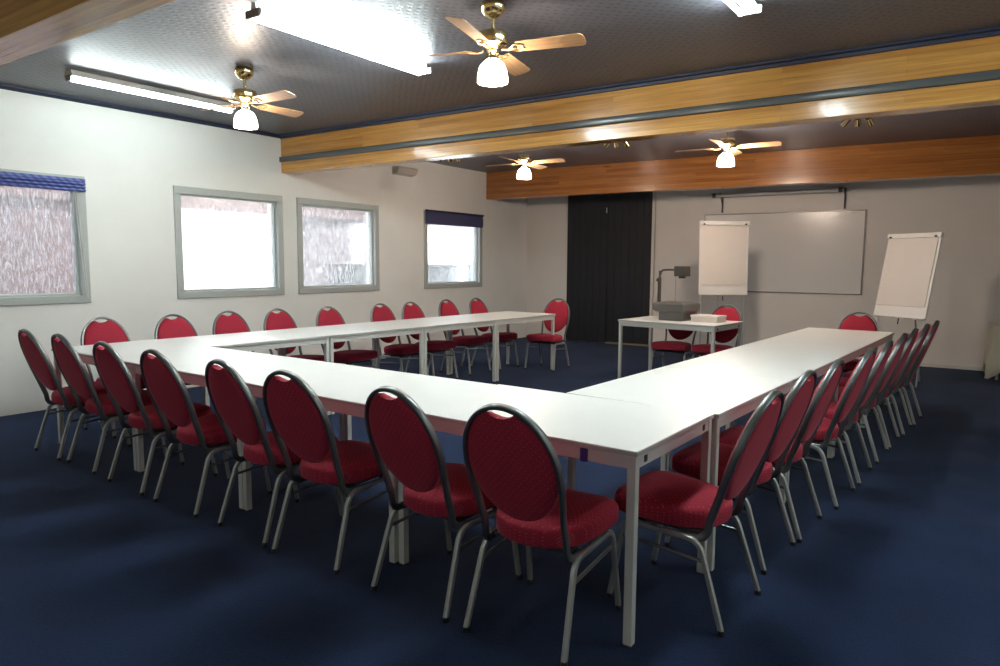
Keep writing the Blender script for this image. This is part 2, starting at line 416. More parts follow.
# ------------------------------------------------------------------ beams
def beam(name, x0, y0, slope, depth, z0, m, rail=False, trim=True):
    L = XR - XL; a = math.atan(slope); Lr = L / math.cos(a)
    root = None
    bm = bmesh.new()
    if rail:
        box(bm, 0, Lr, 0, depth, .190 , CZ - z0, .004); box(bm, 0, Lr, 0, depth, 0, .128, .004)
        box(bm, 0, Lr, .01, depth, .12, .2)
    else:
        box(bm, 0, Lr, 0, depth, 0, CZ - z0, .004)
    o = new_obj(name, bm, m, None, False, (x0, y0, z0), a); o['kind'] = 'structure'
    if rail:
        b2 = bmesh.new(); tube(b2, [(-.0, -.008, .159), (Lr, -.008, .159)], .031, .020, 16, ref=(0, 0, 1), power=5)
        new_obj('rail', b2, M_rail, o)
    if trim:
        b3 = bmesh.new(); D = CZ - z0
        prism(b3, [(0, 0, D), (0, -.045, D), (0, -.04, D - .014), (0, -.018, D - .02), (0, -.014, D - .042), (0, 0, D - .046)], (Lr, 0, 0))
        new_obj('moulding', b3, M_bluetrim, o)
    return o
beam('beam', XL, 3.215, .030, .19, 2.478, M_beam, rail=True)
beam('beam', XL, 7.40, .0715, .19, 2.482, M_beamlamptint, trim=False)
beam('beam', XL, -.86, .02, .205, 2.478, M_beam, trim=False)

# ------------------------------------------------------------------ windows
for i, (a, b) in enumerate(WINS):
    bm = bmesh.new(); fw = .075
    x0, x1 = XL - .10, XL + .022
    for (ya, yb_, za, zb) in ((a, b, WZ0, WZ0 + fw), (a, b, WZ1 - fw, WZ1), (a, a + fw, WZ0 + fw, WZ1 - fw), (b - fw, b, WZ0 + fw, WZ1 - fw)):
        box(bm, x0, x1, ya, yb_, za, zb, .006)
    s = .022
    for (ya, yb_, za, zb) in ((a + fw, b - fw, WZ0 + fw, WZ0 + fw + s), (a + fw, b - fw, WZ1 - fw - s, WZ1 - fw), (a + fw, a + fw + s, WZ0 + fw + s, WZ1 - fw - s), (b - fw - s, b - fw, WZ0 + fw + s, WZ1 - fw - s)):
        box(bm, x0, XL - .03, ya, yb_, za, zb, .003)
    o = new_obj('window_%d' % (i + 1), bm, M_frame, None, False); o['kind'] = 'structure'
    bm = bmesh.new(); box(bm, XL - .066, XL - .058, a + fw, b - fw, WZ0 + fw, WZ1 - fw)
    new_obj('pane', bm, M_glass, o, False)

# blinds drawn up in the heads of two windows
def blind(name, ya, yb_, ztop, zbot, m, label, folds, depth):
    root = empty(name, (XL + .025, (ya + yb_) / 2, ztop)); tag(root, label, 'blind')
    W = (yb_ - ya) / 2; H = ztop - zbot
    bm = bmesh.new(); prof = []
    nf = folds * 10
    for k in range(nf + 1):
        t = k / nf; ph = t * folds
        prof.append((.012 + depth * abs(math.sin(PI * ph)) ** .7, -.02 - (H - .02) * t))
    pts = [(x, -W, z) for x, z in prof] + [(.002, -W, prof[-1][1]), (.002, -W, prof[0][1])]
    prism(bm, pts, (0, 2 * W, 0)); new_obj('fabric', bm, m, root)
    bm = bmesh.new(); box(bm, 0, .04, -W, W, -.02, .012, .004); new_obj('headrail', bm, M_bluetrim if folds < 3 else m, root, False)
    return root
b1 = blind('roman_blind', -.46, .925, 2.16, 2.05, M_blind, 'blue striped roman blind drawn up in the window by the single-tube ceiling light', 3, .03)
bm = bmesh.new(); tube(bm, smooth_path([(.02, .60, -.1), (.015, .62, -.5), (.012, .66, -1.05), (.012, .675, -1.06), (.016, .64, -.5), (.02, .615, -.1)], 5), .0028, nseg=6); new_obj('cord', bm, M_screen, b1)
blind('roller_blind', 5.81, 7.255, 2.195, 1.99, M_blind2, 'plain navy blind covering the top of the window closest to the dark doors', 1, .012)

# ------------------------------------------------------------------ outdoors seen through the panes
bm = bmesh.new(); box(bm, -16, XL - T, -8, 16, -.25, -.15); struct('exterior_ground', bm, M_ground)
bm = bmesh.new(); box(bm, -11.2, -11, -8, 16, -.15, 3.4); struct('exterior_wall', bm, M_extwhite)
bm = bmesh.new(); box(bm, -7.75, -7.45, -3, 12, 2.07, 2.75); struct('exterior_beam', bm, M_brick)
for a, b in ((-2.2, 1.75), (4.45, 5.85)):
    bm = bmesh.new(); box(bm, -7.75, -7.5, a, b, -.15, 2.07, .01); o = struct('exterior_pillar', bm, M_brick if a < 0 else M_greybrick)
for (a, b, zt, lab) in ((5.10, 5.72, 1.37, 'pale box standing outside behind the obscure glass of the blindless window beside the beam'), (6.75, 8.0, 1.37, 'grey box standing outside behind the glass of the window with the navy blind')):
    root = empty('outdoor_box', (-7.2, (a + b) / 2, -.15)); tag(root, lab, 'box')
    bm = bmesh.new(); box(bm, -.2, .2, -(b - a) / 2, (b - a) / 2, 0, zt + .15 - .05, .01); new_obj('casing', bm, M_paleside, root, False)
    bm = bmesh.new(); box(bm, -.215, .215, -(b - a) / 2 - .015, (b - a) / 2 + .015, zt + .10, zt + .15, .01); new_obj('lid', bm, M_paleside, root, False)

# ------------------------------------------------------------------ back wall fittings
def on_back(name, x, out=0.0, z=0.0):
    v = back_frame_matrix(x, out); return empty(name, (v.x, v.y, z), BANG)
# dark double doors
root = on_back('door_1', -4.53); root['kind'] = 'structure'
w = .79
for s in (-1, 1):
    bm = bmesh.new()
    x0, x1 = (-w, -.003) if s < 0 else (.003, w)
    box(bm, x0, x1, -.035, -.002, .012, 2.9, .004)
    n = 6
    for k in range(n):
        xa = x0 + (x1 - x0) * (k + .08) / n; xb = x0 + (x1 - x0) * (k + .92) / n
        box(bm, xa, xb, -.043, -.03, .02, 2.895, .004)
    lf = new_obj('door_leaf', bm, M_dark, root, False)
    if s < 0:
        bm = bmesh.new(); box(bm, -.035, -.02, -.06, -.04, 2.27, 2.36, .003); new_obj('latch', bm, M_alu, lf, False)
bm = bmesh.new(); box(bm, .0, w + .02, -.075, -.044, 0, .032, .006); new_obj('threshold', bm, M_tan, root, False)
bm = bmesh.new(); box(bm, w + .002, w + .05, -.05, 0, 0, 2.9, .004); new_obj('door_casing', bm, M_basewhite, root, False)

# whiteboard
x0, x1 = -2.87, -.572; xm = (x0 + x1) / 2; hw = (x1 - x0) / 2 / math.cos(BANG)
root = on_back('whiteboard', xm, 0, .97); tag(root, 'large wide whiteboard with thin metal frame mounted on the back wall', 'whiteboard')
H = 1.22
bm = bmesh.new(); box(bm, -hw, hw, -.018, -.001, 0, H); new_obj('panel', bm, M_board, root, False)
bm = bmesh.new()
for (a, b, c, d) in ((-hw, hw, 0, .016), (-hw, hw, H - .016, H), (-hw, -hw + .016, .016, H - .016), (hw - .016, hw, .016, H - .016)):
    box(bm, a, b, -.026, -.0, c, d, .003)
new_obj('frame', bm, M_frameboard, root, False)

# rolled-up projection screen on two wall brackets
root = on_back('projection_screen', -1.77, 0, 2.57); tag(root, 'rolled-up projection screen tube on two dark wall brackets above the whiteboard', 'projection screen')
bm = bmesh.new(); tube(bm, [(-.92, -.14, -.10), (.86, -.14, -.10)], .030, nseg=14); new_obj('screen_tube', bm, M_screen, root)
for xx in (-.93, .86):
    bm = bmesh.new(); tube(bm, [(xx - .02, -.14, -.10), (xx + .03, -.14, -.10)], .034, nseg=14); new_obj('end_cap', bm, M_darkmetal, root)
for xx in (-.83, .915):
    bm = bmesh.new(); box(bm, xx - .014, xx + .014, -.010, -.002, -.36, -.06, .002)
    box(bm, xx - .012, xx + .012, -.17, -.002, -.086, -.07, .002)
    tube(bm, [(xx, -.15, -.08), (xx, -.008, -.27)], .007, nseg=8)
    new_obj('bracket', bm, M_darkmetal, root)

# small unit on the window wall under the first beam
root = empty('wall_box', (XL, 5.33, 2.72)); tag(root, 'small beige box mounted high on the white window wall under the beam', 'box')
bm = bmesh.new(); prism(bm, [(0, -.2, .055), (.12, -.2, .055), (.14, -.2, .03), (.10, -.2, -.04), (0, -.2, -.055)], (0, .4, 0)); new_obj('casing', bm, M_unit, root, False)
bm = bmesh.new()
for k in range(5): box(bm, .02, .11, -.201, -.198, -.03 + .014 * k, -.024 + .014 * k)
new_obj('grille', bm, M_lampend, root, False)

# ------------------------------------------------------------------ ceiling lights
def batten(x, y0, y1, tubes, label, m, wide=False):
    root = empty('ceiling_light', (x, (y0 + y1) / 2, CZ)); tag(root, label, 'ceiling light', 'fluorescent ceiling lights')
    h = (y1 - y0) / 2; w = .036 if tubes == 1 else .075
    bw = .072 if wide else (.036 if tubes == 1 else .03)
    bm = bmesh.new(); prism(bm, [(-bw * .6, -h, -.001), (bw * .6, -h, -.001), (bw, -h, -.05), (bw, -h, -.054), (-bw, -h, -.054), (-bw, -h, -.05)], (0, 2 * h, 0)); new_obj('housing', bm, M_lampbody, root, False)
    for s in (-1, 1):
        bm = bmesh.new(); box(bm, -w * .9, w * .9, s * h - .010, s * h + .010, -.086, -.04, .005); new_obj('lampholder', bm, M_lampend, root, False)
    for xx in ([0] if tubes == 1 else [-.05, .05]):
        bm = bmesh.new(); tube(bm, [(xx, -h + .012, -.072), (xx, h - .012, -.072)], .013, nseg=14); new_obj('tube', bm, m, root)
    return root
batten(-5.21, .43, 1.90, 1, 'single-tube fluorescent batten on the ceiling along the white window wall', M_tubeA, True)
batten(-2.70, .40, 1.92, 2, 'twin-tube fluorescent batten glaring on the ceiling between the two large brass fans', M_tube)
batten(-.27, .50, 2.02, 2, 'twin-tube fluorescent batten cut by the top of the photo above the beam', M_tube)

batten(2.18, .50, 2.02, 1, 'single-tube fluorescent batten outside the frame on the side of the flip-chart arm', M_tubehalf)
for xx, t in ((-3.6, 'the window wall'), (-.3, 'the viewpoint')):
    batten(xx, -4.1, -2.6, 1, 'added dim fill light outside the frame, on the side of ' + t, M_tubefill)  # fill added to brighten the camera side, no lamp known there
# ------------------------------------------------------------------ ceiling fans
def make_fan():
    root = empty('ceiling_fan')
    bm = bmesh.new(); lathe(bm, [(.066, 0), (.068, -.012), (.074, -.02), (.074, -.034), (.066, -.055), (.05, -.075), (.026, -.09), (.014, -.094)]); new_obj('canopy', bm, M_brass, root)
    bm = bmesh.new(); lathe(bm, [(.0115, -.07), (.0115, -.2)], 14); new_obj('downrod', bm, M_brass, root)
    bm = bmesh.new(); lathe(bm, [(.03, -.168), (.06, -.172), (.086, -.178), (.09, -.186), (.09, -.232), (.084, -.242), (.06, -.248), (.045, -.265), (.03, -.275)], 32); new_obj('motor', bm, M_brass, root)
    # four blades on brackets
    for k in range(4):
        A = Matrix.Rotation(k * PI / 2, 4, 'Z') @ Matrix.Translation((0, 0, -.267)) @ Matrix.Rotation(R(-14), 4, 'X')
        t = bmesh.new(); w0, w1, L0, L1, th = .048, .062, .15, .56, .004
        out = [(L0, -w0), (L0 + .02, -w0 - .004), (L1 - .03, -w1), (L1 - .006, -w1 + .012), (L1, -w1 + .035), (L1, w1 - .035), (L1 - .006, w1 - .012), (L1 - .03, w1), (L0 + .02, w0 + .004), (L0, w0)]
        prism(t, [(x, y, -th / 2) for x, y in out], (0, 0, th))
        o = new_obj('blade', t, M_blade, root, False); o.matrix_local = A
        t = bmesh.new()
        tube(t, [(.06, 0, -.008), (.10, 0, -.014), (.15, 0, -.009)], .007, .010, 8)
        for sgn in (-1, 1):
            tube(t, smooth_path([(.10, 0, -.012), (.125, sgn * .018, -.011), (.145, sgn * .034, -.008), (.175, sgn * .03, -.006), (.195, sgn * .012, -.006), (.18, 0, -.006)], 4), .0045, nseg=6)
        new_obj('blade_bracket', t, M_bracket, o)
    bm = bmesh.new(); lathe(bm, [(.03, -.272), (.036, -.282), (.024, -.292), (.018, -.30)], 20)
    for k in range(3):
        a = k * 2 * PI / 3 + .5; c, s = math.cos(a), math.sin(a)
        tube(bm, [(c * .028, s * .028, -.28), (c * .03, s * .03, -.345)], .007, nseg=8)
    lathe(bm, [(.02, -.325), (.03, -.332), (.032, -.345), (.02, -.35)], 20)
    new_obj('lamp_fitter', bm, M_brass, root)
    bm = bmesh.new(); lathe(bm, [(.030, -.326), (.036, -.334), (.052, -.342), (.068, -.358), (.081, -.385), (.088, -.415), (.090, -.44), (.089, -.462), (.085, -.462), (.082, -.42), (.066, -.37), (.03, -.34)], 32, cap=False); new_obj('lamp_shade', bm, M_shade, root)
    return root
fan0 = make_fan()
FANS = [(-1.523, 1.203, R(15), 'brass ceiling fan with oak blades and lit bell shade above the middle of the tables'),
        (-3.977, 1.205, R(2), 'brass ceiling fan in front of the white window wall beside the single-tube light'),
        (-3.968, 5.216, R(5), 'small-looking distant ceiling fan under the far beam above the dark doors'),
        (-1.482, 5.441, R(5), 'distant ceiling fan with lit bell shade above the front flip chart')]
for i, (x, y, a, lab) in enumerate(FANS):
    o = fan0 if i == 0 else copy_tree(fan0)
    o.location = (x, y, CZ); o.rotation_euler = (0, 0, a); tag(o, lab, 'ceiling fan', 'brass ceiling fans')
    for ch in o.children:
        if ch.name.startswith('lamp_shade'):
            ch.material_slots[0].link = 'OBJECT'; ch.material_slots[0].material = (M_shade2, M_shade2, M_shade3, M_shade)[i]

# brass spot clusters
def make_spot():
    root = empty('spotlight_cluster')
    bm = bmesh.new(); lathe(bm, [(.05, 0), (.05, -.014), (.04, -.022)], 20); tube(bm, [(0, 0, -.02), (0, 0, -.06)], .008, nseg=8); tube(bm, [(-.11, 0, -.06), (.11, 0, -.06)], .007, nseg=8); new_obj('mount', bm, M_brass, root)
    for xx, a in ((-.11, .6), (0, -.3), (.11, -.7)):
        t = bmesh.new(); lathe(t, [(.012, .05), (.026, .045), (.03, .02), (.036, -.04), (.031, -.04), (.02, .02)], 18, cap=False)
        o = new_obj('spot_head', t, M_brass, root)
        o.matrix_local = Matrix.Translation((xx, 0, -.10)) @ Matrix.Rotation(a, 4, 'Z') @ Matrix.Rotation(R(55), 4, 'X')
    return root
s0 = make_spot()
for i, (x, y, lab) in enumerate([(-2.80, 5.45, 'brass spotlight cluster on the dark ceiling between the two distant fans'),
                                 (-.235, 5.62, 'brass spotlight cluster on the ceiling above the big whiteboard end'),
                                 (-5.22, 5.25, 'brass spotlight cluster on the ceiling close to the window wall')]):
    o = s0 if i == 0 else copy_tree(s0)
    o.location = (x, y, CZ); o.rotation_euler = (0, 0, (.55, .45, .75)[i]); tag(o, lab, 'spotlight', 'brass spotlight clusters')

# ------------------------------------------------------------------ tables
TH = .74
def make_table(L=1.2, W=.8, name='conference_table'):
    """local X is the long side, origin at the centre on the floor"""
    root = empty(name); l, w = L / 2 - .001, W / 2 - .001
    bm = bmesh.new(); box(bm, -l, l, -w, w, TH - .022, TH, .0025); top = new_obj('tabletop', bm, M_white, root, False)
    bm = bmesh.new()
    for s in (-1, 1):
        tube(bm, [(-l, s * w, TH - .012), (l, s * w, TH - .012)], .0075, .0012, 8, ref=(0, 0, 1), power=6)
        tube(bm, [(s * l, -w, TH - .012), (s * l, w, TH - .012)], .0075, .0012, 8, ref=(0, 0, 1), power=6)
    new_obj('edge_band', bm, M_edge, top, False)
    i = .008; lw = .034
    for s in (-1, 1):
        bm = bmesh.new(); box(bm, -l + i + lw, l - i - lw, s * (w - i - .004) - (.024 if s > 0 else 0), s * (w - i - .004) + (.024 if s < 0 else 0), TH - .072, TH - .0225, .002); new_obj('apron', bm, M_leg, root, False)
        bm = bmesh.new(); box(bm, s * (l - i - .004) - (.024 if s > 0 else 0), s * (l - i - .004) + (.024 if s < 0 else 0), -w + i + lw, w - i - lw, TH - .072, TH - .0225, .002); ap = new_obj('apron', bm, M_leg, root, False)
        for t in (-1, 1):
            bm = bmesh.new(); xx = s * (l - i - .004)
            box(bm, xx - .002, xx + .002, t * (w - .1) - .013, t * (w - .1) + .013, TH - .06, TH - .034, .001); new_obj('plug', bm, M_black, ap, False)
    for sx in (-1, 1):
        for sy in (-1, 1):
            bm = bmesh.new(); cx, cy = sx * (l - i - lw / 2), sy * (w - i - lw / 2)
            box(bm, cx - lw / 2, cx + lw / 2, cy - lw / 2, cy + lw / 2, .006, TH - .0225, .003)
            lg = new_obj('leg', bm, M_leg, root, False)
            bm = bmesh.new(); box(bm, cx - lw / 2 + .002, cx + lw / 2 - .002, cy - lw / 2 + .002, cy + lw / 2 - .002, 0, .012, .001); new_obj('foot', bm, M_black, lg, False)
    return root
t0 = make_table()
first = [True]
def place_table(cx, cy, rz, label, group='white tables of the U-shaped meeting layout', cat='table'):
    o = t0 if first[0] else copy_tree(t0); first[0] = False
    o.location = (cx, cy, 0); o.rotation_euler = (0, 0, rz); tag(o, label, cat, group); return o
AR, AF, AL = -.037, -.0034, -.0617
def rot(a, x, y, ox=0, oy=0):
    c, s = math.cos(a), math.sin(a); x -= ox; y -= oy; return ox + c * x - s * y, oy + s * x + c * y
FL = ['white corner table with blue tape on its apron, at the bend of the U', 'white table in the crosswise row, second from the corner with blue tape',
      'white table in the crosswise row, third from the corner with blue tape', 'white table at the end of the crosswise row by the window wall']
STEP = 1.19
fronts = []
for k in range(4):
    a = AF - (.010 if k == 0 else 0)
    x, y = rot(a, -.6 - STEP * k - (.003 if k else 0), .4)
    if k == 0: x -= .001; y += .006
    fronts.append(place_table(x, y, a, FL[k]))
RL = ['white table touching the corner table, start of the arm towards the flip charts', 'second white table of the arm running towards the flip charts', 'third white table of the arm running towards the flip charts', 'last white table of the arm, ending below the tilted flip chart']
for k in range(4):
    x, y = rot(AR, -.4, .8 + .6 + 1.2 * k); place_table(x, y, AR + PI / 2, RL[k])
LL = ['white table along the window wall joined to the crosswise row', 'second white table along the window wall', 'third white table along the window wall', 'last white table along the window wall, ending near the dark doors']
for k in range(4):
    x, y = rot(AL, -4.75 + .4, .80 + .6 + 1.195 * k, -4.75, .8); place_table(x, y, AL + PI / 2, LL[k])
DESK = place_table(-2.0, 5.60, R(-5), 'white desk carrying the overhead projector in front of the back wall', 'white tables of the U-shaped meeting layout')
del DESK['group']
# blue tape on the corner table's front apron
tp = fronts[0]
bm = bmesh.new(); box(bm, .365, .395, -.3925, -.3855, TH - .076, TH - .021, .0008); tape = new_obj('tape', bm, M_blue_tape, tp, False); tape['label'] = 'strip of blue tape'

# ------------------------------------------------------------------ chairs
def back_y(z): return -.178 - (z - .45) * (.162 / .47)      # leaning back plane
def make_chair():
    root = empty('stacking_chair')
    # seat cushion
    def outline(sx, n=40):
        pts = []
        for k in range(n):
            a = 2 * PI * k / n; c, s = math.cos(a), math.sin(a)
            p = 5.0 if s > 0 else 2.6
            x = math.copysign(abs(c) ** (2 / p), c); y = math.copysign(abs(s) ** (2 / p), s)
            wd = .213 + .019 * y
            pts.append((x * wd * sx, .045 + y * .212 * sx - (.01 if y < -.5 else 0) * (1 - abs(x))))
        return pts
    bm = bmesh.new(); rings = []
    for sx, z in ((.80, .363), (.94, .363), (.987, .371), (1.0, .388), (1.0, .414), (.985, .428), (.95, .438), (.86, .446), (.6, .454), (.25, .457)):
        rings.append([(x, y, z + .020 * (y + .19) / .41) for x, y in outline(sx)])
    loft(bm, rings); new_obj('seat', bm, M_seat, root)
    # oval back pad with a scooped top leaving a hand hole
    def pad_ring(sc, off):
        pts = []
        for k in range(64):
            a = 2 * PI * k / 64; c, s = math.cos(a), math.sin(a)
            hx = .181 * c * sc
            vz = (.226 if s > 0 else .214) * s * sc
            z = .68 + vz
            if s > 0:
                scoop = .874 + .024 * min(1, (abs(hx) / .062)) ** 2.2 - (1 - sc) * .05
                z = min(z, scoop) if abs(hx) < .062 else z
            pts.append((hx, back_y(z) + off, z))
        return pts
    bm = bmesh.new()
    loft(bm, [pad_ring(.2, -.019), pad_ring(.75, -.018), pad_ring(.94, -.014), pad_ring(.995, -.006), pad_ring(1.0, .004), pad_ring(.985, .016), pad_ring(.93, .026), pad_ring(.75, .034), pad_ring(.2, .037)])
    new_obj('backrest', bm, M_back, root)
    # oval tube that runs down into two J-shaped ends under the seat
    half = []
    for k in range(0, 17):
        a = PI / 2 * (1 - k / 16); z = .68 + .234 * math.sin(a); half.append((.1915 * math.cos(a), back_y(z), z))
    low = [(.190, .62), (.185, .57), (.178, .52), (.174, .475), (.173, .415)]
    half += [(x, back_y(z), z) for x, z in low]
    J = [(.174, -.160, .372), (.176, -.147, .352), (.179, -.122, .341), (.186, -.06, .340), (.19, .0, .342)]
    half += J
    left = [(-x, y, z) for x, y, z in reversed(half)]
    path = left[:-1] + half
    bm = bmesh.new(); tube(bm, [Vector(p) for p in path], .0155, .0095, 12, ref=(0, .96, .27), power=3.0)
    new_obj('back_frame', bm, M_chairmetal, root)
    # each side: a bent tube split into rear leg and front leg, with a stretcher
    for s in (-1, 1):
        rear = fillet([(s * .193, .03, .345), (s * .193, -.135, .340), (s * .21, -.24, .016)], .055, 8)
        front = fillet([(s * .193, .03, .345), (s * .196, .185, .354), (s * .208, .24, .016)], .05, 8)
        for nm, pth in (('leg', rear), ('leg', front)):
            bm = bmesh.new(); tube(bm, pth, .0112, .0112, 10, ref=(1, 0, 0), power=3.2); lg = new_obj(nm, bm, M_legmetal, root)
            e = pth[-1]; bm = bmesh.new(); lathe(bm, [(.0128, 0), (.0132, .006), (.0128, .02)], 12, Matrix.Translation((e.x, e.y, 0))); new_obj('foot_cap', bm, M_black, lg)
        bm = bmesh.new(); tube(bm, [(s * .197, -.162, .262), (s * .199, .20, .288)], .0075, nseg=8); new_obj('stretcher', bm, M_chairmetal, root)
    bm = bmesh.new()
    tube(bm, [(-.193, .12, .35), (.193, .12, .35)], .008, nseg=8); tube(bm, [(-.19, -.06, .342), (.19, -.06, .342)], .008, nseg=8)
    box(bm, -.16, .16, -.12, .17, .35, .364, .003)
    new_obj('seat_frame', bm, M_darkmetal, root)
    return root
c0 = make_chair(); cfirst = [True]
def place_chair(x, y, rz, label, group):
    o = c0 if cfirst[0] else copy_tree(c0); cfirst[0] = False
    o.location = (x, y, 0); o.rotation_euler = (0, 0, rz); tag(o, label, 'chair', group); return o
def from_feet(mx, my, ang):
    f = Vector((-math.sin(ang), math.cos(ang))); return mx + f.x * .24, my + f.y * .24
G1 = 'red chairs along the crosswise tables'
near = [(-.351, -.237, 2.8), (-.880, -.228, -2.7), (-1.55, -.219, 3.3), (-2.067, -.202, -3.0), (-2.703, -.20, .3), (-3.296, -.187, -1.2), (-3.96, -.156, -2.6), (-4.481, -.16, -2.2)]
nl = ['red oval-back chair beside the blue tape, first of the row with backs to us',
      'red oval-back chair second from the blue tape in the row with backs to us',
      'red oval-back chair third from the blue tape in the row with backs to us',
      'red oval-back chair fourth from the blue tape in the row with backs to us',
      'red oval-back chair fifth from the blue tape in the row with backs to us',
      'red oval-back chair third from the window wall in the row with backs to us',
      'red oval-back chair second from the window wall in the row with backs to us',
      'red oval-back chair closest to the window wall in the row with backs to us']
for (mx, my, a), lab in zip(near, nl):
    x, y = from_feet(mx - .009, my, R(a)); place_chair(x, y, R(a), lab, G1)
G2 = 'red chairs along the table arm towards the flip charts'
rightc = [(.238, .511, 87), (.231, 1.151, 85.8), (.272, 1.629, 88.1), (.338, 2.265, 86.7), (.368, 2.823, 88.9), (.395, 3.44, 88), (.42, 3.93, 88), (.46, 4.47, 88), (.50, 4.93, 88)]
ordn = ['first', 'second', 'third', 'fourth', 'fifth', 'sixth', 'seventh', 'eighth', 'ninth']
for i, (mx, my, a) in enumerate(rightc):
    x, y = from_feet(mx, my, R(a))
    lab = 'red oval-back chair %s from the blue-taped corner on the arm towards the flip charts' % ordn[i]
    if i == 0: lab = 'red oval-back chair with a light patch on its seat beside the corner table leg'
    if i == 8: lab = 'last red oval-back chair of the arm, closest to the tilted flip chart'
    place_chair(x, y, R(a), lab, G2)
G3 = 'red chairs along the window wall'
leftc = [(-5.17, .57), (-5.03, 1.115), (-5.03, 1.67), (-4.96, 2.18), (-4.87, 2.76), (-4.83, 3.51), (-4.79, 3.98), (-4.82, 4.69), (-4.76, 5.25)]
for i, (bx, by) in enumerate(leftc):
    lab = 'red oval-back chair %s along the window wall counting from the crosswise row' % ordn[i]
    if i == 8: lab = 'red oval-back chair at the far end of the line along the window wall'
    place_chair(bx + .325, by, R(-90), lab, G3)
place_chair(-3.82, 5.60, R(180 + 6), 'red oval-back chair at the table end by the dark doors', None)
place_chair(-.13, 5.40, R(180), 'red oval-back chair at the table end below the tilted flip chart', None)
place_chair(-1.62, 5.78, R(178), 'red oval-back chair behind the projector desk, beside the front flip chart leg', 'red chairs behind the projector desk')
place_chair(-2.14, 5.80, R(182), 'red oval-back chair behind the projector desk, hidden by the projector', 'red chairs behind the projector desk')

# ------------------------------------------------------------------ flip charts
def make_flip(name, c, yaw_, tilt, w, label, legs):
    root = empty(name, (c[0], c[1], 0), yaw_); tag(root, label, 'flip chart', 'flip charts')
    Mt = Matrix.Translation((0, 0, c[2])) @ Matrix.Rotation(-tilt, 4, 'X')
    h = .5; hw = w / 2
    bm = bmesh.new(); box(bm, -hw, hw, 0, .018, -h, h - .02, .004, M=Mt); bd = new_obj('board', bm, M_boardwhite, root, False)
    bm = bmesh.new(); box(bm, -hw + .01, hw - .03, -.012, -.0005, -h + .135, h - .06, .002, M=Mt)
    pp = new_obj('paper_pad', bm, M_paper, root, False)
    bm = bmesh.new(); box(bm, -hw - .006, hw + .006, -.02, .022, h - .055, h, .005, M=Mt); hb = new_obj('clamp_bar', bm, M_boardwhite, root, False)
    for s in (-1, 1):
        bm = bmesh.new(); lathe(bm, [(.008, 0), (.012, .006), (.012, .02), (.007, .026)], 12, Mt @ Matrix.Translation((s * (hw - .05), -.02, h - .045)) @ Matrix.Rotation(R(90), 4, 'X')); new_obj('clamp_knob', bm, M_darkmetal, hb)
    bm = bmesh.new(); box(bm, -hw, hw, -.03, .012, -h - .006, -h + .006, .003, M=Mt)
    for xx in (-.24, -.1, -.02, .05, .2): box(bm, xx, xx + .05, -.028, -.008, -h - .014, -h - .004, .002, M=Mt)
    new_obj('pen_tray', bm, M_alu, root, False)
    # legs: two front, one rear pole
    zb = c[2] - h
    p = Mt @ Vector((0, .02, -h))
    for s in (-1, 1):
        a = Mt @ Vector((s * (hw - .06), .03, h - .25)); b = Mt @ Vector((s * (hw - .035), .03, -h))
        d = (b - a).normalized(); e = b + d * ((b.z - .01) / -d.z) ; e = Vector((s * (hw - .045), b.y - .04, .004))
        bm = bmesh.new(); tube(bm, [a, b, e], .011, nseg=10); new_obj('leg', bm, M_alu, root)
    a = Mt @ Vector((0, .03, h - .3)); bm = bmesh.new(); tube(bm, [a, (0, a.y + .26, .004)], .011, nseg=10); new_obj('leg', bm, M_alu, root)
    bm = bmesh.new(); tube(bm, [Mt @ Vector((.0, .01, -h)), Mt @ Vector((0, .01, -h - .08))], .007, nseg=8); new_obj('height_clamp', bm, M_darkmetal, root)
    return root
make_flip('flip_chart', (-2.035, 7.226, 1.483), .656, .047, .67, 'upright flip chart with blank pad standing in front of the whiteboard', 0)
make_flip('flip_chart', (.132, 7.208, 1.282), -.582, .188, .68, 'leaning flip chart with blank pad against the bare back wall past the whiteboard', 0)

# ------------------------------------------------------------------ overhead projector and paper box on the desk
root = empty('overhead_projector', (-2.06, 5.63, TH), R(-8.7)); tag(root, 'grey overhead projector with mirror head on an arm, on the white desk', 'overhead projector')
bm = bmesh.new()
loft(bm, [[(-.145, -.15, .0), (.15, -.15, 0), (.15, .15, 0), (-.145, .15, 0)], [(-.145, -.15, .10), (.15, -.15, .10), (.15, .15, .10), (-.145, .15, .10)]]); new_obj('base', bm, M_ohpgrey, root, False)
bm = bmesh.new()
loft(bm, [[(-.17, -.17, .10), (.17, -.17, .10), (.17, .17, .10), (-.17, .17, .10)], [(-.2, -.2, .125), (.195, -.2, .125), (.195, .2, .125), (-.2, .2, .125)], [(-.2, -.2, .195), (.195, -.2, .195), (.195, .2, .195), (-.2, .2, .195)], [(-.185, -.185, .21), (.18, -.185, .21), (.18, .185, .21), (-.185, .185, .21)]]); st = new_obj('stage', bm, M_ohpgrey, root, False)
bm = bmesh.new(); box(bm, -.14, .14, -.14, .14, .2095, .213); new_obj('stage_glass', bm, M_ohpdark, st, False)
bm = bmesh.new(); box(bm, -.222, -.20, -.07, -.02, .13, .5, .004); tube(bm, [(-.211, -.045, .13), (-.211, -.045, .58)], .011, nseg=10); pst = new_obj('post', bm, M_ohparm, root)
bm = bmesh.new(); lathe(bm, [(.02, -.016), (.024, 0), (.02, .016)], 14, Matrix.Translation((-.211, -.075, .47)) @ Matrix.Rotation(R(90), 4, 'X')); new_obj('focus_knob', bm, M_ohparm, pst)
bm = bmesh.new(); tube(bm, smooth_path([(-.211, -.045, .50), (-.195, -.035, .57), (-.16, -.015, .59), (-.02, .06, .592)], 5), .011, nseg=10); new_obj('arm', bm, M_ohparm, root)
bm = bmesh.new(); box(bm, -.05, .09, .0, .14, .515, .635, .008); hd = new_obj('head', bm, M_ohparm, root, False)
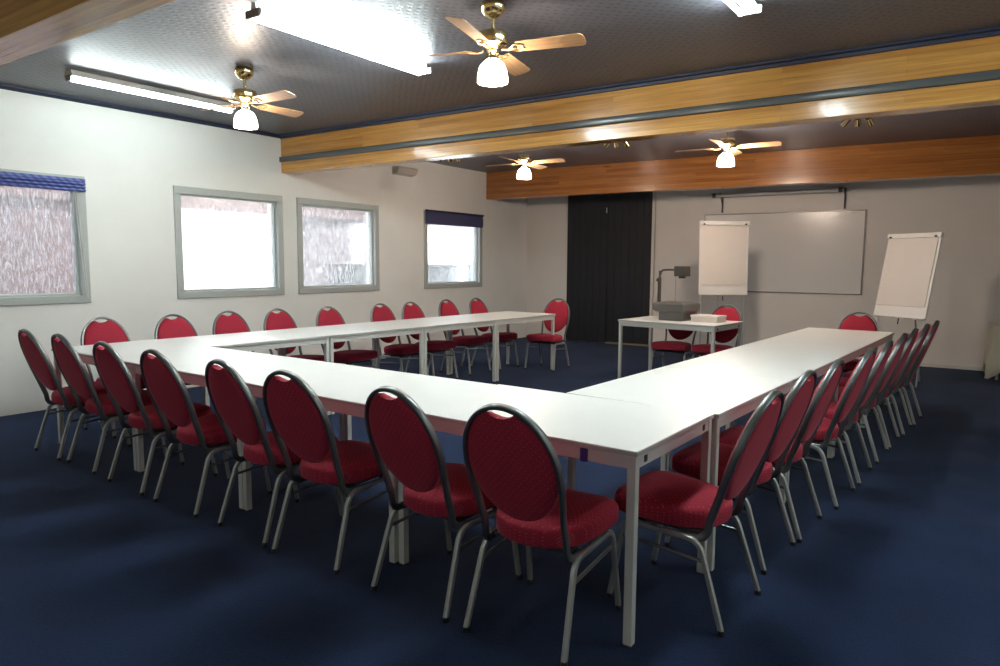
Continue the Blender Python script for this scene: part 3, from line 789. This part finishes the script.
bm = bmesh.new(); lathe(bm, [(.04, 0), (.045, -.02), (.036, -.024)], 18, Matrix.Translation((.02, .07, .515))); new_obj('lens', bm, M_black, hd)
bm = bmesh.new(); tube(bm, smooth_path([(-.05, .05, .59), (-.052, .053, .42), (-.05, .05, .21)], 4), .0025, nseg=6); new_obj('cord', bm, M_ohparm, root)

root = empty('flat_box', (-1.66, 5.62, TH), R(-8)); tag(root, 'low white paper box lying on the desk beside the projector', 'box')
bm = bmesh.new(); box(bm, -.17, .15, -.115, .115, 0, .062, .004); new_obj('carton', bm, M_paper, root, False)
bm = bmesh.new(); box(bm, -.175, .155, -.12, .12, .055, .078, .004); new_obj('lid', bm, M_boardwhite, root, False)

# ------------------------------------------------------------------ cloth-covered table at the edge of the picture
root = empty('side_table', (1.72, 8.52, 0), R(3)); tag(root, 'side table hidden under a cream cloth at the edge by the back wall', 'table')
bm = bmesh.new(); box(bm, -.72, .72, -.31, .31, .64, .67, .004); new_obj('tabletop', bm, M_white, root, False)
for sx in (-1, 1):
    for sy in (-1, 1):
        bm = bmesh.new(); tube(bm, [(sx * .66, sy * .26, 0), (sx * .66, sy * .26, .64)], .016, nseg=10); new_obj('leg', bm, M_alu, root)
def cloth():
    bm = bmesh.new(); n = 120; hx, hy = .75, .33; rings = []
    per = []
    for k in range(n):
        a = 2 * PI * k / n; c, s = math.cos(a), math.sin(a); p = 14
        x = math.copysign(abs(c) ** (2 / p), c); y = math.copysign(abs(s) ** (2 / p), s); per.append((x, y, a))
    for j, (t, z) in enumerate(((0.0, .676), (.5, .676), (.97, .676), (1.0, .668), (1.0, .55), (1.0, .4), (1.0, .25), (1.0, .14))):
        ring = []
        for x, y, a in per:
            dz = max(0, .67 - z); corner = min(1, abs(x) * abs(y) / .9) ** 10
            fl = 1 + dz * (.04 + .09 * corner + .02 * math.sin(a * 17))
            zz = z - (.125 * corner * dz / .53 if z < .64 else 0)
            ring.append((x * hx * t * fl if t else 0.001 * math.cos(a), y * hy * t * fl if t else .001 * math.sin(a), zz))
        rings.append(ring)
    loft(bm, rings, cap=False)
    return bm
o = new_obj('tablecloth', cloth(), M_cream, None, True, (1.72, 8.52, 0), R(3))
sol = o.modifiers.new('thickness', 'SOLIDIFY'); sol.thickness = .003; sol.offset = 1
tag(o, 'cream tablecloth with a hanging corner at the edge by the back wall', 'tablecloth')

# ------------------------------------------------------------------ daylight
w = bpy.data.worlds.new('World'); bpy.context.scene.world = w; w.use_nodes = True
bg = w.node_tree.nodes['Background']; bg.inputs[0].default_value = (.80, .90, 1.0, 1); bg.inputs[1].default_value = 7.0
sun = bpy.data.lights.new('sun', 'SUN'); sun.energy = 8.0; sun.angle = R(.6); sun.color = (1, .95, .88)
so = bpy.data.objects.new('sun', sun); COL.objects.link(so)
so.rotation_euler = Vector((-.35, .1, -.93)).to_track_quat('-Z', 'Y').to_euler()

sc = bpy.context.scene
sc.view_settings.view_transform = 'Standard'; sc.view_settings.look = 'None'
sc.view_settings.gamma = 1; sc.view_settings.use_curve_mapping = False; sc.view_settings.exposure = 0.33
cy = sc.cycles
cy.max_bounces = 8; cy.diffuse_bounces = 5; cy.glossy_bounces = 4; cy.transmission_bounces = 6; cy.transparent_max_bounces = 8
cy.caustics_reflective = False; cy.caustics_refractive = True; cy.sample_clamp_indirect = 6.0
cy.use_denoising = True
